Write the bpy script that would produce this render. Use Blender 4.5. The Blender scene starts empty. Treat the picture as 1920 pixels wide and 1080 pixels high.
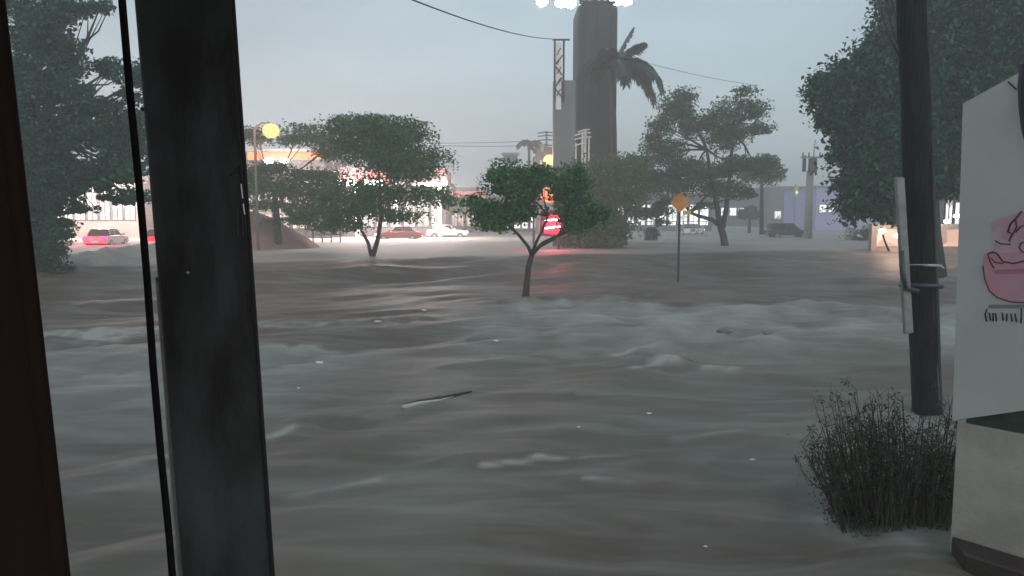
import bpy, bmesh, math, random
import numpy as np
from mathutils import Vector, noise
random.seed(7); R = math.radians
SC = bpy.context.scene; COL = SC.collection

# ---------------------------------------------------------------- camera
F = 1400.0; CAMH = 3.0; PITCH = math.atan(135 / F)
cam = bpy.data.cameras.new('camera'); cam.sensor_width = 36; cam.lens = 36 * F / 1920
cam.clip_start = 0.05; cam.clip_end = 3000
co = bpy.data.objects.new('camera', cam); COL.objects.link(co)
co.location = (0, 0, CAMH); co.rotation_euler = (math.pi / 2 - PITCH, 0, 0); SC.camera = co

# ---------------------------------------------------------------- sky
W = bpy.data.worlds.new('World'); SC.world = W; W.use_nodes = True
nt = W.node_tree; nt.nodes.clear()
out = nt.nodes.new('ShaderNodeOutputWorld'); bg = nt.nodes.new('ShaderNodeBackground')
sky = nt.nodes.new('ShaderNodeTexSky'); sky.sky_type = 'NISHITA'; sky.sun_disc = False
sky.sun_elevation = R(14); sky.sun_rotation = R(215); sky.dust_density = 3
tc = nt.nodes.new('ShaderNodeTexCoord'); sep = nt.nodes.new('ShaderNodeSeparateXYZ')
nt.links.new(tc.outputs['Generated'], sep.inputs[0])
ramp = nt.nodes.new('ShaderNodeValToRGB')
e = ramp.color_ramp.elements
e[0].position = 0.0; e[0].color = (0.365, 0.385, 0.395, 1)
e[1].position = 0.32; e[1].color = (0.19, 0.262, 0.305, 1)
el = e.new(0.12); el.color = (0.295, 0.35, 0.38, 1)
nt.links.new(sep.outputs['Z'], ramp.inputs[0])
no = nt.nodes.new('ShaderNodeTexNoise'); no.inputs['Scale'].default_value = 2.2; no.inputs['Detail'].default_value = 5
mp = nt.nodes.new('ShaderNodeMapping'); mp.inputs['Scale'].default_value = (1, 1, 3.5)
nt.links.new(tc.outputs['Generated'], mp.inputs[0]); nt.links.new(mp.outputs[0], no.inputs['Vector'])
mr = nt.nodes.new('ShaderNodeMapRange'); mr.inputs[1].default_value = .3; mr.inputs[2].default_value = .7
mr.inputs[3].default_value = 7.6; mr.inputs[4].default_value = 11.2
nt.links.new(no.outputs[0], mr.inputs[0])
sc_ = nt.nodes.new('ShaderNodeVectorMath'); sc_.operation = 'SCALE'
nt.links.new(ramp.outputs[0], sc_.inputs[0]); nt.links.new(mr.outputs[0], sc_.inputs['Scale'])
mx = nt.nodes.new('ShaderNodeMix'); mx.data_type = 'RGBA'; mx.inputs[0].default_value = 0.9
nt.links.new(sky.outputs[0], mx.inputs[6]); nt.links.new(sc_.outputs[0], mx.inputs[7])
nt.links.new(mx.outputs[2], bg.inputs[0]); bg.inputs[1].default_value = 0.1
nt.links.new(bg.outputs[0], out.inputs[0])
# ---------------------------------------------------------------- sun (overcast dusk)
sl = bpy.data.lights.new('sun', 'SUN'); sl.energy = 0.5; sl.angle = R(25); sl.color = (1, .95, .88)
so = bpy.data.objects.new('sun', sl); COL.objects.link(so); so.rotation_euler = (R(76), 0, R(215 - 180))
SC.view_settings.view_transform = 'Standard'; SC.view_settings.look = 'None'
SC.view_settings.gamma = 1; SC.view_settings.exposure = 1.2
SC.cycles.volume_bounces = 1; SC.cycles.max_bounces = 6; SC.cycles.use_denoising = True

# ---------------------------------------------------------------- geometry helpers
FW = Vector((0, math.cos(PITCH), -math.sin(PITCH))); UP = Vector((0, math.sin(PITCH), math.cos(PITCH))); RT = Vector((1, 0, 0))
def ray(px, py): return FW + RT * ((px - 960) / F) + UP * ((540 - py) / F)
def at(px, py, Y):
    d = ray(px, py); return Vector((0, 0, CAMH)) + d * (Y / d.y)
def gnd(px, py, z=0.0):
    d = ray(px, py); return Vector((0, 0, CAMH)) + d * ((z - CAMH) / d.z)
def Xp(px, Y): return at(px, 405, Y).x
def Zp(py, Y): return at(960, py, Y).z

class MB:
    def __init__(s): s.v = []; s.f = []
    def box(s, x0, x1, y0, y1, z0, z1):
        n = len(s.v)
        s.v += [(x, y, z) for x in (x0, x1) for y in (y0, y1) for z in (z0, z1)]
        s.f += [tuple(n + i for i in q) for q in ((0,1,3,2),(4,6,7,5),(0,4,5,1),(2,3,7,6),(0,2,6,4),(1,5,7,3))]; return s
    def tube(s, pts, rad, seg=8, cap=True):
        pts = [Vector(p) for p in pts]
        if not hasattr(rad, '__len__'): rad = [rad] * len(pts)
        n0 = len(s.v); prev = None
        for i, p in enumerate(pts):
            t = (pts[min(i + 1, len(pts) - 1)] - pts[max(i - 1, 0)]).normalized()
            if prev is None:
                a = Vector((1, 0, 0)) if abs(t.x) < .8 else Vector((0, 1, 0))
                u = t.cross(a).normalized()
            else: u = (prev - t * prev.dot(t)).normalized()
            prev = u; w = t.cross(u)
            for k in range(seg):
                an = 2 * math.pi * k / seg
                s.v.append(tuple(p + (u * math.cos(an) + w * math.sin(an)) * rad[i]))
        for i in range(len(pts) - 1):
            for k in range(seg):
                a = n0 + i * seg + k; b = n0 + i * seg + (k + 1) % seg
                s.f.append((a, b, b + seg, a + seg))
        if cap:
            s.f.append(tuple(n0 + k for k in reversed(range(seg)))); m = n0 + (len(pts) - 1) * seg
            s.f.append(tuple(m + k for k in range(seg)))
        return s
    def prism(s, poly, ext):                       # poly: 3D points, ext: extrusion vector
        n = len(s.v); k = len(poly); ext = Vector(ext)
        s.v += [tuple(p) for p in poly] + [tuple(Vector(p) + ext) for p in poly]
        s.f.append(tuple(range(n, n + k))); s.f.append(tuple(reversed(range(n + k, n + 2 * k))))
        for i in range(k):
            j = (i + 1) % k; s.f.append((n + i, n + i + k, n + j + k, n + j))
        return s
    def ball(s, c, r, sy=1, sz=1, seg=12, rings=8, jit=0):
        n = len(s.v); c = Vector(c)
        for i in range(rings + 1):
            th = math.pi * i / rings
            for k in range(seg):
                ph = 2 * math.pi * k / seg
                q = 1 + (noise.noise(Vector((i * .7, math.cos(ph) * 2, math.sin(ph) * 2)) + c) * jit)
                s.v.append((c.x + r * q * math.sin(th) * math.cos(ph), c.y + r * q * sy * math.sin(th) * math.sin(ph), c.z + r * q * sz * math.cos(th)))
        for i in range(rings):
            for k in range(seg):
                a = n + i * seg + k; b = n + i * seg + (k + 1) % seg
                s.f.append((a, a + seg, b + seg, b))
        return s
    def build(s, name, mat, parent=None, smooth=False, bevel=0, bseg=2):
        me = bpy.data.meshes.new(name)
        o = bpy.data.objects.new(name, me); COL.objects.link(o)
        off = parent.location if parent is not None else Vector((0, 0, 0))
        if parent is not None and parent.parent is not None: off = Vector((0, 0, 0)) + parent.parent.location + parent.location
        if parent is not None: o.parent = parent
        base = Vector((0, 0, 0))
        me.from_pydata([tuple(Vector(v) - off) for v in s.v], [], s.f); me.update()
        bm = bmesh.new(); bm.from_mesh(me); bmesh.ops.recalc_face_normals(bm, faces=bm.faces)
        if bevel: bmesh.ops.bevel(bm, geom=[x for x in bm.edges if len(x.link_faces) == 2 and x.calc_face_angle(0) > .5], offset=bevel, segments=bseg, affect='EDGES', profile=.5)
        bm.to_mesh(me); bm.free()
        if smooth: me.polygons.foreach_set('use_smooth', [True] * len(me.polygons))
        me.materials.append(mat); return o

def tag(o, label=None, cat=None, group=None, kind=None):
    if label: o['label'] = label
    if cat: o['category'] = cat
    if group: o['group'] = group
    if kind: o['kind'] = kind
    return o
def thing(name, label, cat, loc=(0, 0, 0), group=None):
    o = bpy.data.objects.new(name, None); COL.objects.link(o); o.location = loc; o.empty_display_size = .2
    return tag(o, label, cat, group)
def copy_tree(o, parent=None):
    c = o.copy(); COL.objects.link(c); c.parent = parent
    for ch in o.children: copy_tree(ch, c)
    return c

# ---------------------------------------------------------------- materials
def mat(name, col, rough=.6, metal=0, col2=None, scale=4, detail=4, bump=0, bscale=20, stretch=(1, 1, 1), lo=.4, hi=.6, emit=None, es=0, spec=.5):
    m = bpy.data.materials.new(name); m.use_nodes = True; n = m.node_tree; b = n.nodes['Principled BSDF']
    b.inputs['Base Color'].default_value = (*col, 1); b.inputs['Roughness'].default_value = rough; b.inputs['Metallic'].default_value = metal
    b.inputs['Specular IOR Level'].default_value = spec
    if col2 or bump:
        t = n.nodes.new('ShaderNodeTexCoord'); mpp = n.nodes.new('ShaderNodeMapping'); mpp.inputs['Scale'].default_value = stretch
        n.links.new(t.outputs['Object'], mpp.inputs[0])
    if col2:
        x = n.nodes.new('ShaderNodeTexNoise'); x.inputs['Scale'].default_value = scale; x.inputs['Detail'].default_value = detail
        n.links.new(mpp.outputs[0], x.inputs['Vector'])
        r = n.nodes.new('ShaderNodeValToRGB'); r.color_ramp.elements[0].position = lo; r.color_ramp.elements[1].position = hi
        r.color_ramp.elements[0].color = (*col, 1); r.color_ramp.elements[1].color = (*col2, 1)
        n.links.new(x.outputs[0], r.inputs[0]); n.links.new(r.outputs[0], b.inputs['Base Color'])
    if bump:
        x = n.nodes.new('ShaderNodeTexNoise'); x.inputs['Scale'].default_value = bscale; x.inputs['Detail'].default_value = 6
        n.links.new(mpp.outputs[0], x.inputs['Vector'])
        bp = n.nodes.new('ShaderNodeBump'); bp.inputs['Strength'].default_value = bump; bp.inputs['Distance'].default_value = .05
        n.links.new(x.outputs[0], bp.inputs['Height']); n.links.new(bp.outputs[0], b.inputs['Normal'])
    if emit: b.inputs['Emission Color'].default_value = (*emit, 1); b.inputs['Emission Strength'].default_value = es
    return m
def glow(name, col, s, vary=0, scale=2.0):
    m = mat(name, (.04, .04, .04), .7, emit=col, es=s)
    if vary:
        n = m.node_tree; b = n.nodes['Principled BSDF']; t = n.nodes.new('ShaderNodeTexCoord')
        v = n.nodes.new('ShaderNodeTexVoronoi'); v.inputs['Scale'].default_value = scale
        n.links.new(t.outputs['Object'], v.inputs['Vector'])
        r = n.nodes.new('ShaderNodeMapRange'); r.inputs[3].default_value = s * (1 - vary); r.inputs[4].default_value = s
        sx = n.nodes.new('ShaderNodeSeparateXYZ'); n.links.new(v.outputs['Color'], sx.inputs[0])
        n.links.new(sx.outputs[0], r.inputs[0]); n.links.new(r.outputs[0], b.inputs['Emission Strength'])
    return m
def leafmat(name, a, b_):
    return mat(name, a, .55, col2=b_, scale=1.3, detail=6, lo=.38, hi=.62, spec=.3)
M = dict(
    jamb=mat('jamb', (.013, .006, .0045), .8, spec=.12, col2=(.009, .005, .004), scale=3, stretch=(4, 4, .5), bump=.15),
    post=mat('post', (.014, .0135, .013), .5, spec=.35, col2=(.07, .083, .092), scale=2.2, detail=8, stretch=(1.6, 1.6, .7), lo=.45, hi=.72, bump=.12, bscale=14),  # blue-grey patches: wear, with wet sky sheen put into the colour
    post_edge=mat('post_edge', (.008, .008, .009), .5),
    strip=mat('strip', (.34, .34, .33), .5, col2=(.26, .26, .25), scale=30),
    black=mat('black', (.003, .003, .003), .8, spec=.1),
    wood=mat('wood', (.007, .008, .008), .9, spec=.15, col2=(.018, .020, .020), scale=5, stretch=(6, 6, .4), bump=.5, bscale=8),
    pvc=mat('pvc', (.17, .17, .175), .5, col2=(.12, .12, .125), scale=6),
    strap=mat('strap', (.03, .045, .06), .5), wire=mat('wire', (.015, .017, .02), .6), steel=mat('steel', (.35, .36, .37), .35, metal=.7),
    panel=mat('panel', (.40, .405, .41), .45, col2=(.36, .365, .365), scale=1.3, detail=5),
    wall=mat('wall', (.35, .34, .31), .8, col2=(.27, .26, .235), scale=2, detail=8, bump=.15, bscale=30),
    green=mat('green', (.02, .07, .045), .7, col2=(.012, .03, .022), scale=5),
    maroon=mat('maroon', (.035, .016, .014), .5, col2=(.026, .02, .018), scale=3, bump=.1),
    pink=mat('pink', (.46, .20, .26), .5, col2=(.40, .26, .30), scale=4, detail=3, lo=.35, hi=.7),
    pink2=mat('pink2', (.33, .12, .18), .5), plum=mat('plum', (.06, .012, .03), .5), grey=mat('grey', (.16, .155, .155), .5),
    ink=mat('ink', (.006, .006, .006), .5), cloth=mat('cloth', (.012, .014, .02), .7, bump=.4, bscale=5),
    bark=mat('bark', (.035, .030, .027), .85, col2=(.02, .018, .016), scale=6, stretch=(3, 3, .6), bump=.6, bscale=9),
    leafA=leafmat('leafA', (.016, .085, .022), (.060, .160, .042)), leafB=leafmat('leafB', (.016, .070, .022), (.048, .125, .040)),
    leafC=leafmat('leafC', (.006, .050, .026), (.022, .100, .054)), leafD=leafmat('leafD', (.018, .068, .020), (.052, .112, .034)),
    palm=leafmat('palm', (.018, .034, .024), (.034, .052, .034)), twig=leafmat('twig', (.018, .019, .012), (.045, .044, .028)),
    tower=mat('tower', (.014, .020, .022), .9, spec=.1, col2=(.024, .032, .034), scale=.5, detail=6, stretch=(2, 2, .25), bump=.15, bscale=1.5),
    slab=mat('slab', (.13, .165, .165), .7, col2=(.18, .215, .215), scale=.5, stretch=(1, 1, .3)),
    conc=mat('conc', (.24, .24, .235), .85, col2=(.18, .18, .175), scale=2, bump=.2),
    whitep=mat('whitep', (.75, .76, .76), .5), dark=mat('dark', (.02, .022, .024), .6),
    plaster=mat('plaster', (.15, .14, .135), .8, col2=(.10, .095, .09), scale=1), cream=mat('cream', (.26, .21, .185), .8, col2=(.19, .16, .145), scale=1),
    lilac=mat('lilac', (.30, .29, .44), .7, emit=(.35, .33, .75), es=.05), roofred=mat('roofred', (.30, .07, .06), .6),  # lilac: faint emission puts the purple light into the wall itself
    orange=mat('orange', (.55, .22, .03), .5, col2=(.45, .15, .02), scale=4), yellow=mat('yellow', (.6, .42, .05), .5),
    carp=mat('carp', (.05, .052, .055), .3, metal=.3), cars=mat('cars', (.32, .33, .34), .3, metal=.3), carw=mat('carw', (.7, .7, .7), .3), carr=mat('carr', (.25, .03, .03), .3),
    glass=mat('glass', (.012, .014, .017), .08), rubber=mat('rubber', (.012, .012, .012), .8),
    bank=mat('bank', (.36, .21, .19), .9, col2=(.26, .17, .155), scale=.7, bump=.6, bscale=2),
    ground=mat('ground', (.13, .12, .11), .8, col2=(.09, .085, .08), scale=.2),
    hill=mat('hill', (.05, .06, .06), .9, col2=(.035, .045, .045), scale=.1),
    gwhite=glow('gwhite', (1, .93, .84), 1.0, .75, 1.1), gshop=glow('gshop', (1, .80, .66), .7, .85, 1.6), gcool=glow('gcool', (.95, .95, 1), 1.3, .7, 1.3),
    glamp=glow('glamp', (1, .98, .94), 14), gsod=glow('gsod', (1, .42, .13), 1.25), gyel=glow('gyel', (1, .52, .14), 2.0), gor=glow('gor', (1, .22, .02), 0.9, .35, 1.5),
    gred=glow('gred', (1, .015, .05), 1.8, .4, 2), gredd=glow('gredd', (.85, .07, .06), 0.4, .8, 1.5), gpink=glow('gpink', (.9, .25, .28), 0.4, .3, 1), gtail=glow('gtail', (1, .015, .06), 4),
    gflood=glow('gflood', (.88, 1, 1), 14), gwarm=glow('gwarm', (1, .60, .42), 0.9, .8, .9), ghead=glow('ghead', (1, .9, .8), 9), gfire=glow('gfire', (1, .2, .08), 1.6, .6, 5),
)

# ================================================================ SETTING
# ---- flood water
def fbm(x, y, z=0, o=3):
    s = 0; a = 1
    for _ in range(o):
        s += a * noise.noise(Vector((x, y, z))); x *= 2.03; y *= 2.03; a *= .5
    return s
WAVES = []       # px of crest ends, amplitude, width (m): standing crests in the current
def wave(p0, p1, amp, wd): WAVES.append((gnd(*p0).to_2d(), gnd(*p1).to_2d(), amp, wd))
wave((1110, 735), (1265, 690), .13, .45); wave((1255, 690), (1400, 700), .11, .5); wave((1160, 682), (1250, 664), .09, .5)
wave((1300, 668), (1400, 660), .10, .5); wave((880, 690), (1100, 668), .07, .35)
wave((880, 878), (1010, 868), .03, .22); wave((1010, 868), (1180, 874), .03, .22); wave((890, 862), (1130, 808), .06, .45)
wave((500, 838), (580, 812), .07, .35); wave((600, 800), (700, 785), .05, .4); wave((120, 915), (300, 868), .07, .35); wave((1290, 830), (1400, 822), .05, .3)
wave((90, 650), (290, 628), .13, .8); wave((560, 930), (820, 895), .05, .35); wave((70, 640), (170, 634), .1, .5)
wave((500, 612), (760, 604), .12, .8); wave((760, 760), (890, 735), .03, .2); wave((1000, 572), (1280, 565), .14, 1.1); wave((1280, 565), (1690, 548), .14, 1.1)
wave((1150, 670), (1690, 664), .06, .8); wave((220, 520), (300, 500), .5, 2.0); wave((80, 590), (300, 575), .14, 1.0); wave((600, 1052), (850, 1050), .03, .3)
def seg_d(p, a, b):
    ab = b - a; t = max(0, min(1, (p - a).dot(ab) / ab.length_squared)); q = a + ab * t
    d = p - q; nrm = Vector((ab.y, -ab.x)).normalized()
    return d.length, d.dot(nrm), t
sA = gnd(70, 535).to_2d(); sB = gnd(900, 508).to_2d(); sC = gnd(1700, 484).to_2d()
def stepY(x):                                   # line of the drowned median's kerb
    if x < sB.x: return sA.y + (x - sA.x) * (sB.y - sA.y) / (sB.x - sA.x)
    return sB.y + (x - sB.x) * (sC.y - sB.y) / (sC.x - sB.x)
def wheight(x, y):
    ca, sa = .80, .60
    u = x * ca + y * sa; v = -x * sa + y * ca            # flow direction
    wob = noise.noise(Vector((x * .22, y * .22, 3))) * 1.2
    h = .17 * fbm(u * .13, (v + wob) * .42, 0, 2) + .022 * fbm(u * .6, (v + wob) * 1.5, 5, 2)
    rg = 1 - abs(noise.noise(Vector((u * .22, (v + wob) * .8, 51)))) * 2.2
    if y < 60 and rg > 0: h += .034 * rg ** 4
    rg = 1 - abs(noise.noise(Vector((u * .7, (v + wob * .6) * 2.6, 57)))) * 2.4
    if y < 30 and rg > 0: h += .005 * rg ** 4
    h += .004 * fbm(u * 2.2, (v + wob) * 5, 9, 2) * (1 if y < 30 else .3)
    st = stepY(max(-60, min(60, x))) + noise.noise(Vector((x * .12, 0, 8))) * 1.5
    t = max(0, min(1, (y - (st - 9)) / 9)); h += .75 * t * t * (3 - 2 * t)
    if y > st: h = h * .18 + .62
    if y < 31: h += .13 * froth(x, y) + .05 * froth(x, y) * fbm(x * 1.2, y * 1.2, 31, 3)
    p = Vector((x, y))
    if y < 60:
        for a, b, amp, wd in WAVES:
            if abs(p.x - (a.x + b.x) / 2) > 8 + wd * 3 or abs(p.y - (a.y + b.y) / 2) > 8 + wd * 3: continue
            d, sd, tt = seg_d(p, a, b)
            if d < wd * 3.5:
                w = wd * (.55 if sd > 0 else 1.5)          # steep near face
                h += 1.5 * amp * math.exp(-(d / w) ** 2) * (.8 + .3 * noise.noise(Vector((x * 2, y * 2, 0))))
    return h
FO = [((905, 881), (1010, 871), .6, .045), ((1010, 871), (1170, 868), .45, .035), ((1195, 697), (1265, 688), .7, .2), ((1325, 696), (1378, 697), .6, .15), ((500, 824), (545, 814), .6, .12), ((1160, 674), (1225, 665), .5, .2),
      ((1100, 906), (1180, 914), .35, .06), ((235, 884), (305, 862), .5, .1), ((90, 640), (190, 636), .5, .5), ((190, 636), (292, 620), .6, .5), ((500, 613), (720, 606), .4, .4), ((690, 790), (880, 742), .25, .12), ((560, 930), (700, 905), .3, .1), ((1270, 830), (1390, 818), .3, .1)]
FO = [(gnd(*a).to_2d(), gnd(*b).to_2d(), k, w) for a, b, k, w in FO]
TR = [(gnd(985, 562), .30), (gnd(697, 503), .45), (gnd(1361, 476), .7), (gnd(1273, 527), .14), (gnd(1738, 800), .35), (gnd(1600, 990), .22), (gnd(1680, 1000), .25), (gnd(1560, 965), .15)]
def froth(x, y):
    f = 0
    if 9 < y < 30 and x > -3:
        ed = 25.5 - .02 * x + 1.6 * fbm(x * .45, 0, 4, 4); d = ed - y
        f = max(0, min(1, d * 1.2)) * max(0, min(1, (y - 14.5 - 1.5 * fbm(x * .3, 1, 6, 2)) / 4)) * max(0, min(1, (x + 2) / 2.5)) * (.75 + .7 * fbm(x * .8, y * .5, 21, 4))
    if 7 < y < 20 and x < -2:
        ed = 17.2 + .8 * fbm(x * .9, 0, 6, 4)
        f = max(f, .6 * max(0, min(1, (ed - y) * 1.8)) * min(1, (y - 7) / 7) * min(1, (-x - 2) / 2) * (.8 + .6 * fbm(x * .9, y * .6, 23, 4)))
    return max(0, f)
def make_water():
    rows = []; y = 0.8
    ys = [-8, -4, -1.5, 0]
    while y < 420: ys.append(y); y *= 1.0115
    nx = 400; vs = []; mud = []; foam_sheen = []
    for y in ys:
        half = max(12, y * .95 + 6)
        for i in range(nx + 1):
            x = (i / nx * 2 - 1) * half
            vs.append((x, y, wheight(x, y) if y > 2 else 0))
            ppx = 960 + x / max(y, 1) * F
            m = fbm(x * .12 + 3, y * .10, 2, 3) * .9 + .35
            if 16 < y < 40: m += (1.3 if x < 0 else .9) * min(1, (y - 16) / 3) * min(1, (40 - y) / 5) * (.8 + fbm(x * .2, y * .2, 33, 3))
            if x > -2 and 9 < y < 24: m -= .3
            sy_ = stepY(max(-60, min(60, x)))
            if sy_ - 12 < y < sy_ + .5: m = max(m, .75)
            mud.append(max(0, min(1, m)))
            f = fbm(x * .35, y * .30, 11, 5)
            ff = max(0, f * 1.3 + .15) * .35
            fr = froth(x, y); ff = ff * .45 + fr * .68
            if 13 < y < 30:
                cr = wheight(x, y) - wheight(x - .12, y - .35)
                ff += max(0, min(.16, (cr - .06) * 2))
            if 6 < y < 24:
                pp_ = Vector((x, y))
                for a_, b_, k_, w_ in FO:
                    if abs(x - (a_.x + b_.x) / 2) < 3 and abs(y - (a_.y + b_.y) / 2) < 3:
                        d_ = seg_d(pp_, a_, b_)[0]; ff += 1.6 * k_ * math.exp(-(d_ / w_) ** 2) * max(0, .7 + 1.2 * fbm(x * 3, y * 3, 41, 2))
            for q, rr_ in TR:
                dd = math.hypot(x - q.x, (y - q.y) * .6)
                if dd < rr_ * 4: ff += .6 * math.exp(-(dd / rr_ / 1.4) ** 2) * (.6 + .6 * fbm(x * 4, y * 4, 3, 2))
            if y > stepY(max(-60, min(60, x))) - 1: ff = ff * .5 + (.75 + .25 * fbm(x * .05, y * .08, 15, 3)) * min(1, max(0, (y - stepY(max(-60, min(60, x))) + 1) / 2))  # beyond the step: reflected shop light put in as a paler water colour
            foam_sheen.append(max(0, min(1, ff)))
    fs = []
    for j in range(len(ys) - 1):
        for i in range(nx):
            a = j * (nx + 1) + i; fs.append((a, a + 1, a + nx + 2, a + nx + 1))
    me = bpy.data.meshes.new('water'); me.from_pydata(vs, [], fs); me.update()
    me.polygons.foreach_set('use_smooth', [True] * len(me.polygons))
    for nm, dat in (('mud', mud), ('foam_sheen', foam_sheen)):
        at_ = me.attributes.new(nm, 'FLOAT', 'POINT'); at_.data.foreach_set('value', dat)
    o = bpy.data.objects.new('water', me); COL.objects.link(o); o['kind'] = 'structure'
    m = bpy.data.materials.new('water'); m.use_nodes = True; n = m.node_tree; b = n.nodes['Principled BSDF']; L = n.links.new
    def N(t, **k):
        q = n.nodes.new(t)
        for a_, v_ in k.items(): setattr(q, a_, v_)
        return q
    am = N('ShaderNodeAttribute', attribute_name='mud'); af = N('ShaderNodeAttribute', attribute_name='foam_sheen')
    c1 = N('ShaderNodeMix', data_type='RGBA'); c1.inputs[6].default_value = (.125, .104, .082, 1); c1.inputs[7].default_value = (.095, .066, .052, 1)
    L(am.outputs['Fac'], c1.inputs[0])
    t = N('ShaderNodeTexCoord'); mp_ = N('ShaderNodeMapping'); mp_.inputs['Rotation'].default_value = (0, 0, R(-37)); mp_.inputs['Scale'].default_value = (.35, 1.6, 1)
    L(t.outputs['Object'], mp_.inputs[0])
    nz = N('ShaderNodeTexNoise'); nz.inputs['Scale'].default_value = .9; nz.inputs['Detail'].default_value = 5; nz.inputs['Distortion'].default_value = 1.2
    L(mp_.outputs[0], nz.inputs['Vector'])
    ma = N('ShaderNodeMapRange'); ma.inputs[1].default_value = .45; ma.inputs[2].default_value = .75; ma.inputs[4].default_value = .35; L(nz.outputs[0], ma.inputs[0])
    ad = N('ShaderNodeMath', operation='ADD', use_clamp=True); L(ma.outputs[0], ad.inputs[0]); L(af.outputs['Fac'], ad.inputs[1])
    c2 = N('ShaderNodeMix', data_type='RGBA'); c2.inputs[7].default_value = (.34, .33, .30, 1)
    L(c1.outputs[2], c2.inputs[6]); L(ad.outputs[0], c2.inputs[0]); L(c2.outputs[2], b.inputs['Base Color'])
    b.inputs['IOR'].default_value = 1.33
    rr = N('ShaderNodeMapRange'); rr.inputs[3].default_value = .60; rr.inputs[4].default_value = .8; L(af.outputs['Fac'], rr.inputs[0]); L(rr.outputs[0], b.inputs['Roughness'])
    sp1 = N('ShaderNodeMapRange'); sp1.inputs[3].default_value = .5; sp1.inputs[4].default_value = .3; L(am.outputs['Fac'], sp1.inputs[0]); L(sp1.outputs[0], b.inputs['Specular IOR Level'])
    n2 = N('ShaderNodeTexNoise'); n2.inputs['Scale'].default_value = 3.2; n2.inputs['Detail'].default_value = 5; n2.inputs['Distortion'].default_value = .8
    L(mp_.outputs[0], n2.inputs['Vector'])
    bp = N('ShaderNodeBump'); bp.inputs['Strength'].default_value = .22; bp.inputs['Distance'].default_value = .03
    L(n2.outputs[0], bp.inputs['Height']); L(bp.outputs[0], b.inputs['Normal'])
    me.materials.append(m)
make_water()
g = MB(); g.box(-500, 500, -30, 700, -2.2, -1.2); tag(g.build('ground', M['ground']), kind='structure')
# ---- far hill line closing the horizon
def ridge(Y, h, seed, x0=-480, x1=480):
    m = MB(); n = 90
    for i in range(n + 1):
        x = x0 + (x1 - x0) * i / n; z = h * (.7 + .5 * fbm(x * .012, seed, 0, 4))
        m.v += [(x, Y, -1), (x, Y + 12, z * .75), (x, Y + 30, z), (x, Y + 80, -1)]
    for i in range(n):
        for k in range(3):
            a = i * 4 + k; m.f.append((a, a + 4, a + 5, a + 1))
    return m.build('hills', M['hill'], smooth=True)
tag(ridge(400, 11, 4), kind='structure')

# ================================================================ FOLIAGE
def leaves(name, blobs, n, leaf, m, parent, seed=1, sub=16, spread=.34, flat=.6, droop=0):
    rng = np.random.default_rng(seed)
    bl = np.array([(c.x, c.y, c.z, rx, ry, rz) for c, rx, ry, rz in blobs])
    wgt = (bl[:, 3] * bl[:, 4] * bl[:, 5]) ** .72; wgt /= wgt.sum()
    P = []
    for i, b in enumerate(bl):
        k = max(20, int(n * wgt[i])); s = max(4, int(sub * (.6 + .8 * rng.random())))
        d = rng.normal(size=(s, 3)); d /= np.linalg.norm(d, axis=1)[:, None]
        rad = rng.random((s, 1)) ** .45 * .88
        cc = b[:3] + d * rad * b[3:]
        idx = rng.integers(0, s, k)
        sz = spread * (.6 + .9 * rng.random(s))[idx][:, None]
        p = cc[idx] + np.clip(rng.normal(size=(k, 3)), -1.7, 1.7) * sz * b[3:] * np.array([.75, .75, .66])
        P.append(p)
    P = np.concatenate(P); k = len(P)
    nrm = rng.normal(size=(k, 3)); nrm[:, 2] = np.abs(nrm[:, 2]) * 1.2 + .2; nrm /= np.linalg.norm(nrm, axis=1)[:, None]
    a = rng.normal(size=(k, 3)); a[:, 2] -= droop; a -= nrm * (a * nrm).sum(1)[:, None]; a /= np.linalg.norm(a, axis=1)[:, None]
    w = np.cross(nrm, a); L = leaf * (.6 + .8 * rng.random((k, 1)))
    V = np.stack([P - a * L * .5, P + w * L * flat * .5, P + a * L * .5 - nrm * L * .12, P - w * L * flat * .5], 1).reshape(-1, 3)
    off = np.array(parent.location)
    V = V - off
    me = bpy.data.meshes.new(name); me.vertices.add(len(V)); me.vertices.foreach_set('co', V.astype(np.float32).ravel())
    me.loops.add(4 * k); me.loops.foreach_set('vertex_index', np.arange(4 * k, dtype=np.int32))
    me.polygons.add(k); me.polygons.foreach_set('loop_start', np.arange(0, 4 * k, 4, dtype=np.int32))
    me.update(calc_edges=True); me.validate()
    me.materials.append(m)
    o = bpy.data.objects.new(name, me); COL.objects.link(o); o.parent = parent; return o
def B(px, py, rx, rz, Y, ry=None, dY=0):
    s = Y / F; return (at(px, py, Y + dY), rx * s, (ry if ry is not None else rx * s * .9), rz * s * 1.12)
def limbs(m, base, forks, blobs, r0, seed=0, wob=.25):
    """trunk polyline forks[0] (points+radii), then limbs from fork points to each blob centre"""
    rnd = random.Random(seed)
    for pts, rad in forks: m.tube(pts, rad, 9)
    tips = [Vector(p[0][-1]) for p in forks[1:]] or [Vector(forks[0][0][-1])]
    for c, rx, ry, rz in blobs:
        t = min(tips, key=lambda q: (q - c).length); d = c - t; L = d.length
        if L < .2: continue
        pts = [t]
        for k in (.35, .7, 1.0):
            pts.append(t + d * k + Vector((rnd.uniform(-1, 1), rnd.uniform(-1, 1), rnd.uniform(-.3, .8))) * wob * L * .3 * (1 - k * .5))
        m.tube(pts, [r0 * .55, r0 * .4, r0 * .26, r0 * .1], 6)
        for j in range(4):
            e = c + Vector((rnd.uniform(-rx, rx), rnd.uniform(-ry, ry), rnd.uniform(-rz, rz))) * .85
            s = pts[2 + (j % 2) - 1]; mid = (s + e) / 2 + Vector((0, 0, -.05 * L))
            m.tube([s, mid, e], [r0 * .24, r0 * .15, r0 * .05], 5)
    return m
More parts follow.
